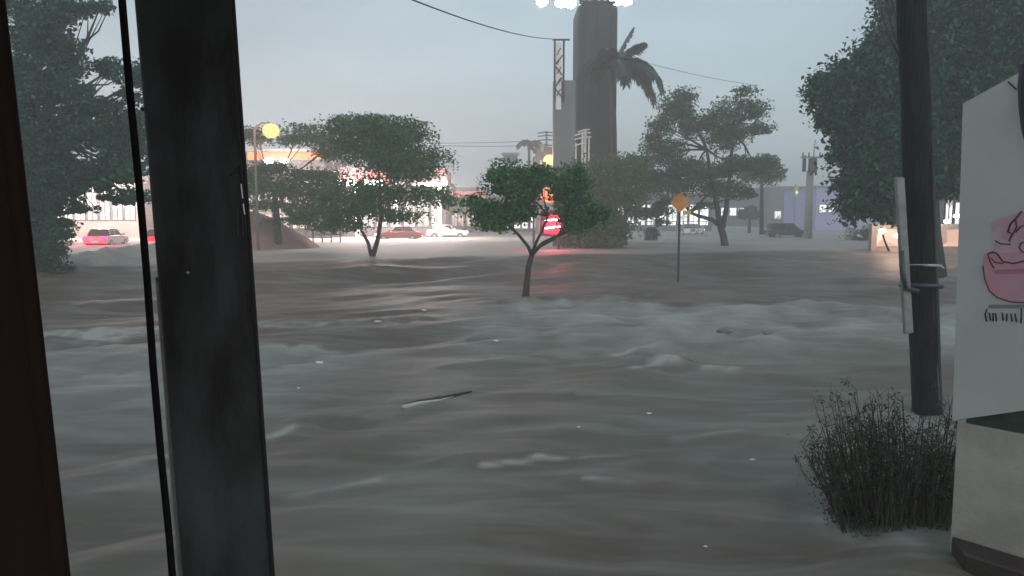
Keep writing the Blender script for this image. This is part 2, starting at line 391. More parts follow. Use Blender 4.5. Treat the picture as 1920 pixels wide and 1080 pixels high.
def tree(label, forks, blobs, n, leaf, lm, r0, seed, group=None, name='tree', **k):
    b = Vector(forks[0][0][0]); t = thing(name, label, 'tree', b, group)
    mb = limbs(MB(), b, forks, blobs, r0, seed); mb.build('trunk', M['bark'], t, smooth=True)
    leaves('crown', blobs, n, leaf, M[lm], t, seed, **k); return t
def pt(px, py, Y, dy=0): return at(px, py, Y + dy)

# ---- small crooked tree on the drowned median (centre)
Y = 26
tree('small crooked tree with forked bare trunk standing in the floodwater at centre',
     [([pt(984, 585, Y), pt(985, 560, Y), pt(988, 530, Y), pt(991, 500, Y), pt(997, 478, Y)], [.17, .14, .11, .10, .095]),
      ([pt(997, 478, Y), pt(990, 462, Y, -.1), pt(972, 440, Y, -.3), pt(955, 424, Y, -.4)], [.075, .06, .05, .04]),
      ([pt(996, 480, Y), pt(1005, 455, Y, .2), pt(1015, 435, Y, .3), pt(1028, 405, Y, .3)], [.07, .055, .045, .035]),
      ([pt(997, 478, Y), pt(1018, 455, Y, .1), pt(1046, 442, Y, .2), pt(1075, 430, Y, .2)], [.075, .06, .05, .035]),
      ([pt(998, 478, Y), pt(1012, 462, Y, -.2), pt(1040, 448, Y, -.3), pt(1062, 420, Y, -.4)], [.06, .05, .04, .03])],
     [B(915, 395, 45, 24, Y), B(950, 340, 40, 26, Y, dY=.4), B(980, 350, 38, 30, Y), B(972, 396, 38, 20, Y, dY=.5), B(930, 420, 34, 13, Y),
      B(1066, 355, 36, 30, Y, dY=-.3), B(1090, 395, 44, 32, Y), B(1098, 414, 24, 14, Y), B(1000, 330, 46, 20, Y), B(1080, 345, 30, 30, Y), B(940, 328, 26, 12, Y), B(890, 380, 22, 14, Y, dY=.5)],
     22000, .12, 'leafA', .07, 11, sub=24, spread=.40)
# ---- tree on the median at left of centre
Y = 42
tree('slender forked tree with a tall two tier crown left of centre in the flood',
     [([pt(696, 520, Y), pt(697, 500, Y), pt(698, 480, Y)], [.26, .2, .17]),
      ([pt(697, 482, Y), pt(690, 455, Y, .2), pt(678, 432, Y, .3), pt(672, 400, Y, .3)], [.13, .10, .085, .06]),
      ([pt(699, 480, Y), pt(708, 450, Y, -.1), pt(714, 410, Y), pt(712, 350, Y), pt(708, 290, Y)], [.15, .13, .11, .08, .05])],
     [B(700, 240, 75, 22, Y), B(640, 235, 34, 16, Y), B(765, 245, 42, 18, Y), B(700, 285, 80, 44, Y), B(655, 265, 40, 26, Y), B(745, 300, 50, 34, Y), B(690, 222, 40, 12, Y), B(800, 300, 48, 20, Y, dY=1), B(770, 325, 55, 16, Y),
      B(640, 380, 55, 24, Y), B(700, 385, 60, 26, Y), B(770, 370, 55, 22, Y), B(830, 372, 30, 20, Y, dY=1), B(620, 415, 40, 14, Y), B(690, 350, 60, 20, Y),
      B(750, 405, 50, 14, Y), B(560, 400, 34, 14, Y, dY=1), B(670, 425, 30, 9, Y), B(730, 262, 70, 18, Y)],
     34000, .17, 'leafA', .11, 23, sub=18, spread=.42)
# ---- tree right of centre
Y = 57
tree('broad tree with a leaning thick trunk and low left limb right of centre',
     [([pt(1360, 492, Y), pt(1361, 475, Y), pt(1357, 445, Y), pt(1351, 425, Y)], [.45, .33, .27, .26]),
      ([pt(1352, 425, Y), pt(1335, 412, Y, .2), pt(1310, 405, Y, .3), pt(1292, 398, Y, .3)], [.2, .16, .14, .1]),
      ([pt(1350, 425, Y), pt(1346, 395, Y), pt(1335, 340, Y), pt(1325, 280, Y)], [.22, .2, .17, .1]),
      ([pt(1355, 427, Y), pt(1362, 390, Y), pt(1368, 330, Y), pt(1375, 250, Y)], [.2, .18, .14, .1])],
     [B(1275, 205, 42, 30, Y), B(1240, 235, 34, 24, Y), B(1300, 235, 40, 28, Y), B(1360, 220, 44, 34, Y), B(1405, 205, 38, 24, Y), B(1430, 240, 26, 12, Y),
      B(1392, 172, 22, 9, Y), B(1370, 262, 42, 26, Y), B(1250, 285, 50, 26, Y), B(1300, 320, 60, 28, Y), B(1370, 310, 50, 26, Y), B(1425, 315, 36, 20, Y),
      B(1260, 350, 48, 20, Y), B(1340, 355, 50, 20, Y), B(1400, 362, 22, 10, Y), B(1320, 385, 26, 8, Y), B(1280, 180, 20, 10, Y), B(1220, 262, 18, 14, Y)],
     28000, .22, 'leafB', .18, 37, sub=14, spread=.36)
# ---- large dark tree at far left
Y = 32
tree('huge dark spreading tree behind the doorway at far left',
     [([pt(95, 520, Y), pt(90, 440, Y), pt(85, 350, Y), pt(80, 250, Y)], [.4, .35, .32, .3])],
     [B(60, 60, 75, 60, Y), B(60, 170, 75, 65, Y), B(120, 130, 45, 45, Y), B(60, 270, 70, 55, Y), B(140, 240, 60, 45, Y, dY=1), B(190, 200, 45, 22, Y), B(210, 130, 38, 16, Y),
      B(200, 262, 65, 38, Y), B(130, 320, 70, 30, Y), B(230, 320, 60, 30, Y), B(60, 345, 40, 42, Y), B(70, 405, 30, 28, Y, dY=-1), B(185, 15, 32, 14, Y), B(270, 250, 60, 60, Y, dY=2),
      B(270, 150, 40, 30, Y), B(235, 225, 35, 12, Y), B(-40, 200, 90, 180, Y), B(-20, 380, 60, 60, Y), B(125, 20, 40, 30, Y), B(245, 180, 26, 9, Y), B(110, 365, 45, 22, Y), B(170, 350, 50, 16, Y), B(80, 380, 40, 34, Y), B(240, 372, 50, 16, Y), B(150, 392, 40, 9, Y), B(100, 420, 36, 12, Y), B(20, 420, 40, 40, Y), B(60, 370, 44, 40, Y, dY=-1), B(60, 425, 36, 26, Y, dY=-1), B(160, 180, 40, 20, Y), B(100, 70, 50, 40, Y)],
     66000, .20, 'leafC', .22, 41, sub=16, spread=.30)
# ---- dark tree beside the post
Y = 52
tree('wide dark tree right beside the dark post under the amber street lamp',
     [([pt(520, 500, Y), pt(522, 450, Y), pt(518, 400, Y), pt(515, 350, Y)], [.3, .25, .22, .16])],
     [B(480, 256, 36, 14, Y), B(560, 253, 56, 17, Y), B(625, 275, 36, 24, Y), B(500, 318, 44, 12, Y, dY=1), B(570, 328, 60, 11, Y, dY=2), B(480, 350, 50, 26, Y), B(560, 355, 55, 26, Y), B(620, 345, 40, 24, Y),
      B(500, 385, 40, 9, Y), B(430, 350, 50, 30, Y), B(590, 395, 55, 12, Y), B(545, 412, 50, 10, Y), B(610, 425, 40, 10, Y), B(465, 330, 40, 20, Y)],
     24000, .20, 'leafB', .14, 43, sub=14, spread=.42)
# ---- huge tree at right
Y = 30
tree('massive dark green tree filling the sky behind the wooden pole at right',
     [([pt(1742, 520, Y), pt(1738, 440, Y), pt(1735, 360, Y), pt(1730, 260, Y)], [.65, .5, .45, .4])],
     [B(1690, 90, 70, 60, Y), B(1600, 160, 58, 44, Y), B(1550, 180, 38, 44, Y), B(1610, 230, 66, 48, Y), B(1660, 160, 80, 70, Y), B(1760, 60, 90, 80, Y), B(1860, 50, 100, 90, Y),
      B(1780, 180, 100, 80, Y), B(1880, 180, 100, 90, Y), B(1680, 270, 90, 70, Y), B(1620, 300, 60, 48, Y), B(1760, 300, 90, 60, Y), B(1600, 345, 40, 20, Y), B(1660, 350, 70, 30, Y),
      B(1600, 385, 38, 26, Y), B(1650, 395, 50, 24, Y), B(1560, 222, 32, 22, Y), B(1700, 20, 60, 40, Y), B(1950, 100, 80, 140, Y), B(1790, 345, 50, 26, Y), B(1900, 280, 90, 60, Y),
      B(1575, 270, 18, 14, Y), B(1535, 150, 20, 18, Y), B(1640, 100, 40, 30, Y), B(1560, 296, 14, 8, Y)],
     120000, .20, 'leafC', .3, 47, sub=34, spread=.33, droop=.6)
# ---- grove under the tower
Y = 53
tree('dense rounded tree with hanging foliage at the foot of the dark tower',
     [([pt(1118, 490, Y), pt(1118, 440, Y), pt(1116, 400, Y)], [.5, .4, .35])],
     [B(1110, 345, 55, 34, Y), B(1150, 330, 50, 34, Y), B(1110, 395, 48, 34, Y), B(1160, 380, 45, 30, Y), B(1085, 420, 36, 24, Y), B(1120, 440, 34, 20, Y), B(1180, 320, 40, 20, Y), B(1075, 345, 20, 20, Y), B(1100, 448, 44, 18, Y), B(1145, 450, 40, 16, Y), B(1150, 420, 44, 22, Y)],
     26000, .22, 'leafA', .16, 53, sub=22, spread=.4)
Y = 60
tree('loose leafy tree with twin thin trunks between tower and orange sign',
     [([pt(1160, 462, Y), pt(1160, 430, Y), pt(1161, 395, Y)], [.16, .14, .12]), ([pt(1171, 462, Y), pt(1171, 430, Y), pt(1172, 390, Y)], [.14, .12, .1])],
     [B(1190, 310, 36, 22, Y), B(1215, 340, 34, 24, Y), B(1185, 375, 34, 20, Y), B(1240, 390, 30, 18, Y), B(1205, 400, 34, 12, Y), B(1250, 330, 26, 18, Y), B(1240, 415, 16, 8, Y)],
     9000, .21, 'leafD', .13, 59, sub=12, spread=.3)
# ---- far trees, right road
def far(label, px, py, base, sc, lm, seed, Y, n=3500):
    return tree(label, [([pt(px, base, Y), pt(px, (base + py) / 2, Y), pt(px, py, Y)], [.25, .2, .14])],
                [B(px, py, 34 * sc, 22 * sc, Y), B(px - 20 * sc, py + 12 * sc, 24 * sc, 14 * sc, Y), B(px + 22 * sc, py + 8 * sc, 22 * sc, 14 * sc, Y), B(px + 5 * sc, py - 16 * sc, 20 * sc, 12 * sc, Y)],
                n, .34, lm, .12, seed, group='far trees along the road', sub=12)
far('hazy grey tree over two thin trunks right of the broad tree', 1428, 318, 440, 1.0, 'leafB', 61, 80)
far('low far tree behind the petrol station left of the crooked tree', 872, 385, 430, .6, 'leafA', 62, 88)
far('small far tree at the left end of the shops behind the forked tree', 800, 400, 440, .7, 'leafB', 63, 86)
far('far tree left of the lilac building', 1405, 398, 440, .5, 'leafB', 64, 100)
far('far tree behind the red lit sign', 960, 400, 432, .8, 'leafD', 65, 100)
# distant tree line reading as one mass
bl = []
for i in range(60):
    px = 380 + i * 24; Yd = 190 + (i * 37) % 60; bl.append(B(px, 398 - (i * 13) % 9, 22, 9, Yd))
wd = bpy.data.objects.new('far_wood', None)
t = thing('far_wood', 'hazy dark line of far off trees along the horizon', 'trees', (0, 200, 0)); bpy.data.objects.remove(wd)
t['kind'] = 'stuff'; leaves('crown', bl, 16000, .9, M['leafB'], t, 71, sub=8); t.children[0]['kind'] = 'stuff'

# ---- palm with drooping fronds at the right side of the tower
def frond(mb_r, mb_l, o, d, L, drop, seed, wL=1.0):
    rnd = random.Random(seed); pts = [o.copy()]; n = 14; a0, k0 = drop
    for i in range(n):
        an = R(a0 - k0 * (i / n) ** 1.2); pts.append(pts[-1] + (d * math.cos(an) + Vector((0, 0, math.sin(an)))) * (L / n))
    mb_r.tube(pts, [.07 * (1 - .85 * i / n) for i in range(n + 1)], 5)
    for i in range(1, 7 * n):
        t = i / (7 * n); k = min(int(t * n), n - 1); p = pts[k].lerp(pts[k + 1], t * n - k)
        tan = (pts[k + 1] - pts[k]).normalized(); sd = tan.cross(Vector((0, 0, 1)))
        if sd.length < .05: sd = Vector((0, 1, 0))
        sd.normalize(); ll = wL * (.5 + 1.1 * math.sin(math.pi * min(1, t * .9 + .08))) * rnd.uniform(.8, 1.1)
        for s in (-1, 1):
            e = p + sd * s * ll * .5 + tan * ll * .55 + Vector((0, 0, -ll * rnd.uniform(.15, .55)))
            w = tan * .10; a = len(mb_l.v)
            mb_l.v += [tuple(p - w), tuple(p + w), tuple((p + e) / 2 + w * 1.3 + Vector((0, 0, .1 * ll))), tuple(e), tuple((p + e) / 2 - w * 1.3 + Vector((0, 0, .1 * ll)))]
            mb_l.f.append((a, a + 1, a + 2, a + 3, a + 4))
Y = 57
pb = at(1150, 470, Y); palm = thing('palm_tree', 'tall coconut palm with drooping fronds at the right edge of the dark tower', 'palm tree', pb)
head = at(1148, 128, Y); MB().tube([pb + Vector((0, 0, -1)), at(1152, 380, Y), at(1151, 250, Y), head], [.34, .26, .22, .2], 10).build('trunk', M['bark'], palm, smooth=True)
FR = [(1, .1, 3.7, (68, 12)), (.9, -.5, 3.3, (50, 40)), (1, -.2, 4.1, (38, 118)), (1, .3, 4.8, (42, 130)), (.8, .5, 5.4, (25, 112)), (.6, -.5, 6.2, (15, 102)), (.4, .8, 4.6, (35, 110)), (-.4, .9, 4.4, (35, 110)),
      (-.8, -.4, 4.2, (40, 120)), (-1, .3, 4.4, (30, 110)), (.2, -1, 4.6, (30, 112)), (-.3, -1, 4.2, (55, 90)), (.9, -.35, 5.0, (32, 122)), (.5, .2, 5.6, (5, 90))]
for i, (dx, dy, L, dr) in enumerate(FR):
    r_ = MB(); l_ = MB(); frond(r_, l_, head, Vector((dx, dy, 0)).normalized(), L * (.88 if dx > .3 else .7), dr, i, .9)
    l_.v += r_.v[:0]; f = l_.build('frond', M['palm'], palm); r_.build('midrib', M['palm'], f)
Y = 92
pb = at(992, 430, Y); sp = thing('palm_tree', 'small far palm silhouetted left of the yellow street lamp', 'palm tree', pb)
head = at(992, 270, Y); MB().tube([pb, head], [.2, .14], 8).build('trunk', M['bark'], sp, smooth=True)
for i in range(9):
    a = i * .7; r_ = MB(); l_ = MB(); frond(r_, l_, head, Vector((math.cos(a), math.sin(a), 0)), 1.7, (45 - 10 * (i % 3), 100), i + 20, .6)
    f = l_.build('frond', M['palm'], sp)

# ================================================================ TOWERS, POLES, LAMPS
Y = 62
tw = thing('tower', 'tall dark grey ribbed tower rising out of the frame at centre', 'tower', at(1116, 450, Y))
x0, x1 = Xp(1079, Y), Xp(1154, Y); zt = Zp(6, Y)
m = MB(); m.box(x0, x1, Y, Y + 4.2, -1, zt); m.build('wall', M['tower'], tw, bevel=.35, bseg=3)
rb = MB()
for i in range(3):
    x = x0 + .5 + (x1 - x0 - 1.0) * i / 2; rb.tube([(x, Y + .02, 0), (x, Y + .02, zt)], .08, 6)
rb.build('rib', M['tower'], tw)
m = MB()
for i in range(12):
    x = x0 + .3 + (x1 - x0 - .6) * i / 11; m.box(x - .12, x + .12, Y + .1, Y + .35, zt + .003, zt + .2 + .4 * random.random())
m.build('parapet', M['tower'], tw)
xm = Xp(1087, Y); MB().tube([(xm, Y + 1, zt), (xm, Y + 1, zt + 5)], .16, 8).build('mast', M['steel'], tw)
MB().tube([(xm + .5, Y + 1, zt), (xm + .5, Y + 1, zt + 5)], .1, 8).build('mast', M['steel'], tw)
m = MB(); xr = Xp(1020, Y); m.box(xr, xm + 4, Y + .8, Y + 1.0, zt + .75, zt + .95); m.build('lamp_rail', M['steel'], tw)
for px, dz in ((1015, -.1), (1050, -.35), (1068, -.5), (1150, .1), (1170, .1)):
    c = Vector((Xp(px, Y), Y + .5, zt + .3 + dz * .3)); MB().ball(c, .46, .6, .8, jit=.3).build('floodlight', M['gflood'], tw, smooth=True)
# pale slab beside it
Y = 56
sb = thing('sign_slab', 'pale teal slab shaped pylon standing just left of the dark tower', 'pylon', at(1056, 450, Y))
m = MB(); m.box(Xp(1036, Y), Xp(1077, Y), Y, Y + .9, -1, Zp(150, Y)); m.build('panel', M['slab'], sb, bevel=.08)
# lattice pole carrying the wire
Y = 55.8
lp = thing('lattice_mast', 'slim lattice mast with a white top carrying the wire beside the tower', 'mast', at(1047, 460, Y))
for px in (1038.5, 1055):
    x = Xp(px, Y); MB().tube([(x, Y, Zp(190, Y)), (x, Y, Zp(74, Y))], .075, 8).build('upright', M['dark'], lp)
m = MB(); z = Zp(185, Y); k = 0; xa, xb = Xp(1038.5, Y), Xp(1055, Y)
while z < Zp(80, Y) - .8:
    m.tube([(xa, Y, z), (xb, Y, z + .8)] if k % 2 else [(xb, Y, z), (xa, Y, z + .8)], .045, 5); z += .8; k += 1
m.build('lacing', M['dark'], lp)
m = MB(); m.box(Xp(1041, Y), Xp(1051, Y), Y + .08, Y + .14, Zp(205, Y), Zp(80, Y)); m.build('sign_plate', M['whitep'], lp)
m = MB(); m.box(Xp(1034, Y), Xp(1066, Y), Y - .06, Y + .06, Zp(76, Y), Zp(73, Y)); m.build('crossarm', M['dark'], lp)
for py0, k in ((95, 0), (112, 1), (130, 2), (150, 1), (172, 0)):
    m = MB(); m.tube([(Xp(1043, Y), Y + .09, Zp(py0 + 8, Y)), (Xp(1046 + k, Y), Y + .09, Zp(py0, Y)), (Xp(1050, Y), Y + .09, Zp(py0 - 5, Y))], .05, 5); m.build('mark', M['ink'], lp)
# white H frame pole
Y = 58
hf = thing('twin_pole', 'white twin post utility frame with short crossarms in front of the tower', 'utility pole', at(1093, 450, Y))
for px, r_, tp in ((1091, .07, 247), (1096, .09, 243), (1103, .06, 255), (1079, .045, 268)):
    x = Xp(px, Y); MB().tube([(x, Y, 0), (x, Y, Zp(tp, Y))], r_, 8).build('post', M['whitep'], hf)
for a, b, py in ((1076, 1106, 250), (1075, 1107, 258), (1076, 1096, 270), (1082, 1104, 244)):
    m = MB(); m.tube([(Xp(a, Y), Y - .12, Zp(py + 4, Y)), (Xp((a + b) / 2, Y), Y - .12, Zp(py, Y)), (Xp(b, Y), Y - .12, Zp(py - 1, Y))], .06, 6); m.build('crossarm', M['whitep'], hf)
# pole with crossarms left of tower
Y = 82
up = thing('utility_pole', 'grey utility pole with stacked crossarms left of the pale slab', 'utility pole', at(1024, 440, Y))
x = Xp(1024, Y); MB().tube([(x, Y, 0), (x, Y, Zp(246, Y))], [.16, .11], 8).build('pole', M['conc'], up)
for py in (248, 254, 262, 272):
    m = MB(); m.tube([(Xp(1008, Y), Y - .16, Zp(py + 2, Y)), (x, Y - .16, Zp(py, Y)), (Xp(1036, Y), Y - .16, Zp(py + 1, Y))], .065, 6); m.build('crossarm', M['dark'], up)
m = MB(); m.tube([(Xp(1018, Y), Y - .3, Zp(285, Y)), (Xp(1018, Y), Y - .3, Zp(270, Y))], .25, 10); m.build('transformer', M['conc'], up)
# wires
def wire(label, pts, r_=.012, name='power_line'):
    o = MB().tube(pts, r_, 5).build(name, M['wire'], smooth=True); tag(o, label, 'wire', 'overhead wires'); return o
def sag(a, b, s, n=14): return [a.lerp(b, i / n) + Vector((0, 0, -s * 4 * (i / n) * (1 - i / n))) for i in range(n + 1)]
wire('dark overhead wire running from upper left to the lattice mast', sag(at(700, -30, 22), at(1037, 73, 55.8), .35), .028)
wire('thin faint wire running from behind the palm down to the right', sag(at(1210, 117, 70), at(1420, 160, 84), .2), .022)
wire('upper thin wire across the sky left of the pale slab', sag(at(780, 268, 82), at(1010, 264, 82), .1), .03)
wire('lower thin wire across the sky left of the pale slab', sag(at(780, 272, 84), at(1010, 273, 84), .1), .03)
# street lamps
def street_lamp(label, px, py, Y, m_, r=.5, base=450):
    b = Vector((Xp(px, Y) - 1.2, Y + .4, 0)); t = thing('street_lamp', label, 'street lamp', b, 'lit street lamps behind the trees')
    zt_ = Zp(py, Y); MB().tube([b, (b.x, b.y, zt_ + .2), (b.x + .5, b.y, zt_ + .55), (b.x + 1.2, b.y - .3, zt_ + .45)], [.1, .08, .06, .05], 8).build('pole', M['conc'], t, smooth=True)
    l_ = bpy.data.lights.new('lamp_light', 'POINT'); l_.energy = 120; l_.color = (1, .5, .16); l_.shadow_soft_size = .6
    lo_ = bpy.data.objects.new('lamp_light', l_); COL.objects.link(lo_); lo_.parent = t; lo_.location = (1.2, -1.6 - .4, zt_)
    MB().ball((b.x + 1.2, b.y - .4, zt_), r, 1, .85).build('lamp', m_, t, smooth=True); return t
street_lamp('large glowing amber street lamp above the trees beside the dark post', 513, 245, 49, M['gsod'], .54)
street_lamp('round yellow glowing street lamp above the crooked tree', 1030, 300, 58, M['gyel'], .46)
# fiery orange light seen through leaves and red sign
Y = 50
rs = thing('traffic_signal', 'glowing red signal box seen through the branches of the crooked tree', 'traffic signal', at(1048, 462, Y))
x = Xp(1048, Y); MB().tube([(x, Y + .5, 0), (x, Y + .5, Zp(350, Y))], .09, 8).build('pole', M['dark'], rs)
m = MB(); m.prism([at(1019, 438, Y), at(1046, 440, Y), at(1052, 425, Y), at(1050, 404, Y), at(1026, 402, Y)], (0, .25, 0)); m.build('lens', M['gred'], rs, bevel=.15)
for py in (412, 426): m = MB(); m.tube([at(1022, py + 2, Y - .03), at(1036, py, Y - .03), at(1050, py - 1, Y - .03)], .045, 6); m.build('light_band', M['ghead'], rs)
m = MB(); m.prism([at(1012, 442, Y + .3), at(1058, 444, Y + .3), at(1060, 398, Y + .3), at(1014, 396, Y + .3)], (0, .2, 0)); m.build('housing', M['dark'], rs)
m = MB(); m.ball(at(1028, 365, Y), .5, .7, .85, jit=.6); m.build('amber_lens', M['gfire'], rs, smooth=True)
l_ = bpy.data.lights.new('lamp_light', 'POINT'); l_.energy = 160; l_.color = (1, .03, .06); l_.shadow_soft_size = .4
lo_ = bpy.data.objects.new('lamp_light', l_); COL.objects.link(lo_); lo_.parent = rs; lo_.location = at(1036, 422, Y - 1.2) - rs.location
# orange sign on pole
Y = 34
sg = thing('road_sign', 'orange diamond road sign on a thin pole standing in the flood', 'road sign', gnd(1273, 528))
Y = sg.location.y; x = Xp(1274, Y)
MB().tube([(x, Y, -.3), (x, Y, Zp(372, Y))], .055, 10).build('pole', M['dark'], sg)
cz = Zp(380, Y); r_ = .46
m = MB(); m.prism([(x - r_, Y - .08, cz), (x, Y - .08, cz - r_), (x + r_, Y - .08, cz), (x, Y - .08, cz + r_)], (0, .015, 0)); m.build('sign_plate', M['orange'], sg, bevel=.006)
m = MB(); m.box(x - .09, x + .09, Y - .062, Y + .07, Zp(422, Y) - .03, Zp(422, Y) + .03); m.build('clamp', M['dark'], sg)
m = MB(); m.box(x + .12, x + .5, Y - .11, Y - .095, cz - .55, cz - .36); m.build('lower_plate', M['yellow'], sg)
# traffic light far right
Y = 105
tl = thing('traffic_light', 'small far traffic light hanging over the hazy road', 'traffic light', at(1492, 430, Y))
m = MB(); m.box(Xp(1489, Y), Xp(1495, Y), Y, Y + .3, Zp(367, Y), Zp(350, Y)); m.build('housing', M['yellow'], tl)
m = MB(); m.tube([(Xp(1492, Y), Y + .5, 0), (Xp(1492, Y), Y + .5, Zp(345, Y))], .08, 8); m.build('pole', M['conc'], tl)
m = MB(); m.ball((Xp(1492, Y), Y - .05, Zp(361, Y)), .16, .5, 1); m.build('green_lens', glow('gg', (.2, 1, .5), 1), tl)
# far concrete utility pole right
Y = 76
cp = thing('utility_pole', 'thick grey concrete pole with a dark transformer beside the stranded car', 'utility pole', at(1516, 447, Y))
m = MB(); x = Xp(1516, Y); m.tube([(x, Y, -.5), (x, Y, Zp(320, Y))], [.44, .34], 14); m.build('pole', M['conc'], cp, smooth=True)
MB().tube([(x + .1, Y - .2, Zp(330, Y)), (x + .3, Y - .2, Zp(262, Y))], [.09, .04], 6).build('mast', M['conc'], cp)
m = MB(); m.tube([(x + .02, Y - .5, Zp(325, Y)), (x + .02, Y - .5, Zp(298, Y))], .42, 12); m.build('transformer', M['dark'], cp, smooth=True)
m = MB(); m.box(x - .8, x - .5, Y - .2, Y + .1, Zp(322, Y), Zp(292, Y)); m.build('switch_box', M['dark'], cp, bevel=.04)
m = MB(); m.box(x - 1.1, x + 1, Y - .35, Y - .22, Zp(297, Y), Zp(294, Y)); m.build('crossarm', M['conc'], cp)
for dx in (-.9, -.3, .8): MB().tube([(x + dx, Y - .28, Zp(294, Y)), (x + dx, Y - .28, Zp(286, Y))], [.09, .05], 6).build('insulator', M['dark'], cp)

# ================================================================ BUILDINGS
def building(label, px0, px1, pytop, Y, depth, wallm, wins, winm, name='building', fascia=None, fm=None, roof=.3, cat='building', door=None, z0=-1, yaw=0):
    x0, x1 = Xp(px0, Y), Xp(px1, Y); zt_ = Zp(pytop, Y); t = thing(name, label, cat, ((x0 + x1) / 2, Y, 0))
    m = MB(); m.box(x0, x1, Y, Y + depth, z0, zt_); m.build('wall', wallm, t)
    m = MB(); m.box(x0 - .3, x1 + .3, Y - .3, Y + depth + .3, zt_ + .003, zt_ + roof); m.build('roof', M['conc'], t)
    for a, b, c, d in wins:
        f = MB(); X0, X1, Z0, Z1 = Xp(a, Y), Xp(b, Y), Zp(d, Y), Zp(c, Y)
        f.box(X0 - .1, X1 + .1, Y - .08, Y - .003, Z1, Z1 + .1); f.box(X0 - .1, X1 + .1, Y - .08, Y - .003, Z0 - .1, Z0)
        f.box(X0 - .1, X0, Y - .08, Y - .003, Z0, Z1); f.box(X1, X1 + .1, Y - .08, Y - .003, Z0, Z1); f.box((X0 + X1) / 2 - .04, (X0 + X1) / 2 + .04, Y - .08, Y - .045, Z0, Z1)
        w = f.build('window', M['dark'], t); p = MB(); p.box(X0, X1, Y - .04, Y - .003, Z0, Z1); p.build('pane', winm, w)
    if fascia:
        for a, b, c, d in fascia:
            m = MB(); m.box(Xp(a, Y), Xp(b, Y), Y - .35, Y - .09, Zp(d, Y), Zp(c, Y)); m.build('fascia', fm, t)
    return t
wr = lambda a, b, n, c, d, g=.12: [(a + (b - a) * (i + g) / n, a + (b - a) * (i + 1 - g) / n, c, d) for i in range(n)]
building('cream shop with bright glass front behind the huge left tree', 40, 262, 335, 78, 10, M['cream'], wr(46, 256, 9, 350, 412), M['gwhite'])
building('long lit shop with orange glowing fascia behind the dark post', 300, 612, 285, 76, 10, M['dark'], wr(320, 610, 11, 340, 380) + wr(320, 610, 9, 392, 428), M['gshop'], fascia=[(470, 606, 286, 300)], fm=M['gor'])
t = building('petrol station shop with white lit windows behind the forked tree', 622, 836, 345, 84, 8, M['plaster'], wr(626, 832, 8, 362, 425), M['gwhite'])
# petrol station canopy in front
Y = 76
cn = thing('station_canopy', 'flat petrol station canopy with red fascia on white columns', 'canopy', at(735, 450, Y))
m = MB(); m.box(Xp(636, Y), Xp(838, Y), Y, Y + 6, Zp(338, Y), Zp(318, Y)); m.build('roof', M['roofred'], cn, bevel=.05)
m = MB(); m.box(Xp(640, Y), Xp(690, Y), Y - .12, Y - .02, Zp(332, Y), Zp(314, Y)); m.build('fascia', M['gpink'], cn)
m = MB(); m.box(Xp(738, Y), Xp(836, Y), Y - .12, Y - .02, Zp(343, Y), Zp(324, Y)); m.build('fascia', M['gredd'], cn)
for px in (660, 735, 820): m = MB(); x = Xp(px, Y); m.box(x - .18, x + .18, Y + 2.5, Y + 2.9, -1, Zp(338, Y)); m.build('column', M['whitep'], cn)
for px in (652, 700, 790, 822): m = MB(); x = Xp(px, Y); m.box(x - .8, x + .8, Y + .1, Y + 1.1, Zp(338, Y) - .5, Zp(338, Y) - .01); m.build('lamp', M['glamp'], cn)
building('low far shop with pink lit fascia left of the crooked tree', 842, 912, 356, 104, 8, M['plaster'], wr(846, 908, 5, 388, 424), M['gshop'], fascia=[(844, 910, 358, 372)], fm=M['gpink'])
building('long low building with cool white lit front behind the crooked tree', 915, 1068, 372, 108, 8, M['plaster'], wr(918, 1066, 10, 392, 428), M['gcool'])
building('low lit building between the tower and the broad tree', 1150, 1335, 366, 112, 8, M['plaster'], wr(1152, 1330, 9, 384, 422), M['gcool'])
building('small pale block with a flat top behind the yellow street lamp', 1006, 1046, 280, 96, 6, M['cream'], [(1012, 1020, 300, 318)], M['gshop'])
building('tiny dark rooftop hoarding far left of the yellow lamp', 944, 970, 290, 120, 1.5, M['dark'], [], M['gshop'], name='hoarding', z0=Zp(306, 120))
building('hazy lilac lit warehouse at the end of the road', 1530, 1700, 352, 118, 14, M['lilac'], wr(1534, 1600, 4, 384, 398), M['gcool'], name='warehouse')
building('pale hazy block with a bright white doorway right of the traffic light', 1440, 1512, 352, 150, 12, M['plaster'], [(1486, 1507, 394, 414), (1452, 1464, 396, 410)], M['gwhite'])
building('far hazy building left of the traffic light with white lamps', 1345, 1436, 360, 165, 12, M['plaster'], wr(1350, 1430, 5, 390, 404), M['gcool'])
# lit garden wall at right behind the pole
Y = 50
gw = thing('garden_wall', 'pinkish garden wall lit by warm lamps between the tree and the pole', 'wall', at(1720, 460, Y))
m = MB(); m.box(Xp(1636, Y), Xp(1830, Y), Y, Y + .4, -1, Zp(420, Y)); m.build('masonry', M['cream'], gw)
m = MB(); m.box(Xp(1646, Y), Xp(1812, Y), Y - .05, Y - .003, Zp(462, Y), Zp(430, Y)); m.build('lamplight_glow', M['gwarm'], gw)  # glowing sheet added for the warm lamplight on the wall
for px, py in ((1682, 442), (1776, 415), (1794, 405), (1655, 432), (1700, 450)):
    m = MB(); m.ball(at(px, py, Y - .5), .2, 1, .7); m.build('lamp', M['ghead'], gw, smooth=True)
building('lit house front behind the wooden pole at right', 1745, 1840, 340, 62, 6, M['plaster'], [(1772, 1784, 372, 420), (1790, 1812, 380, 430)], M['gwhite'], name='house', cat='house')
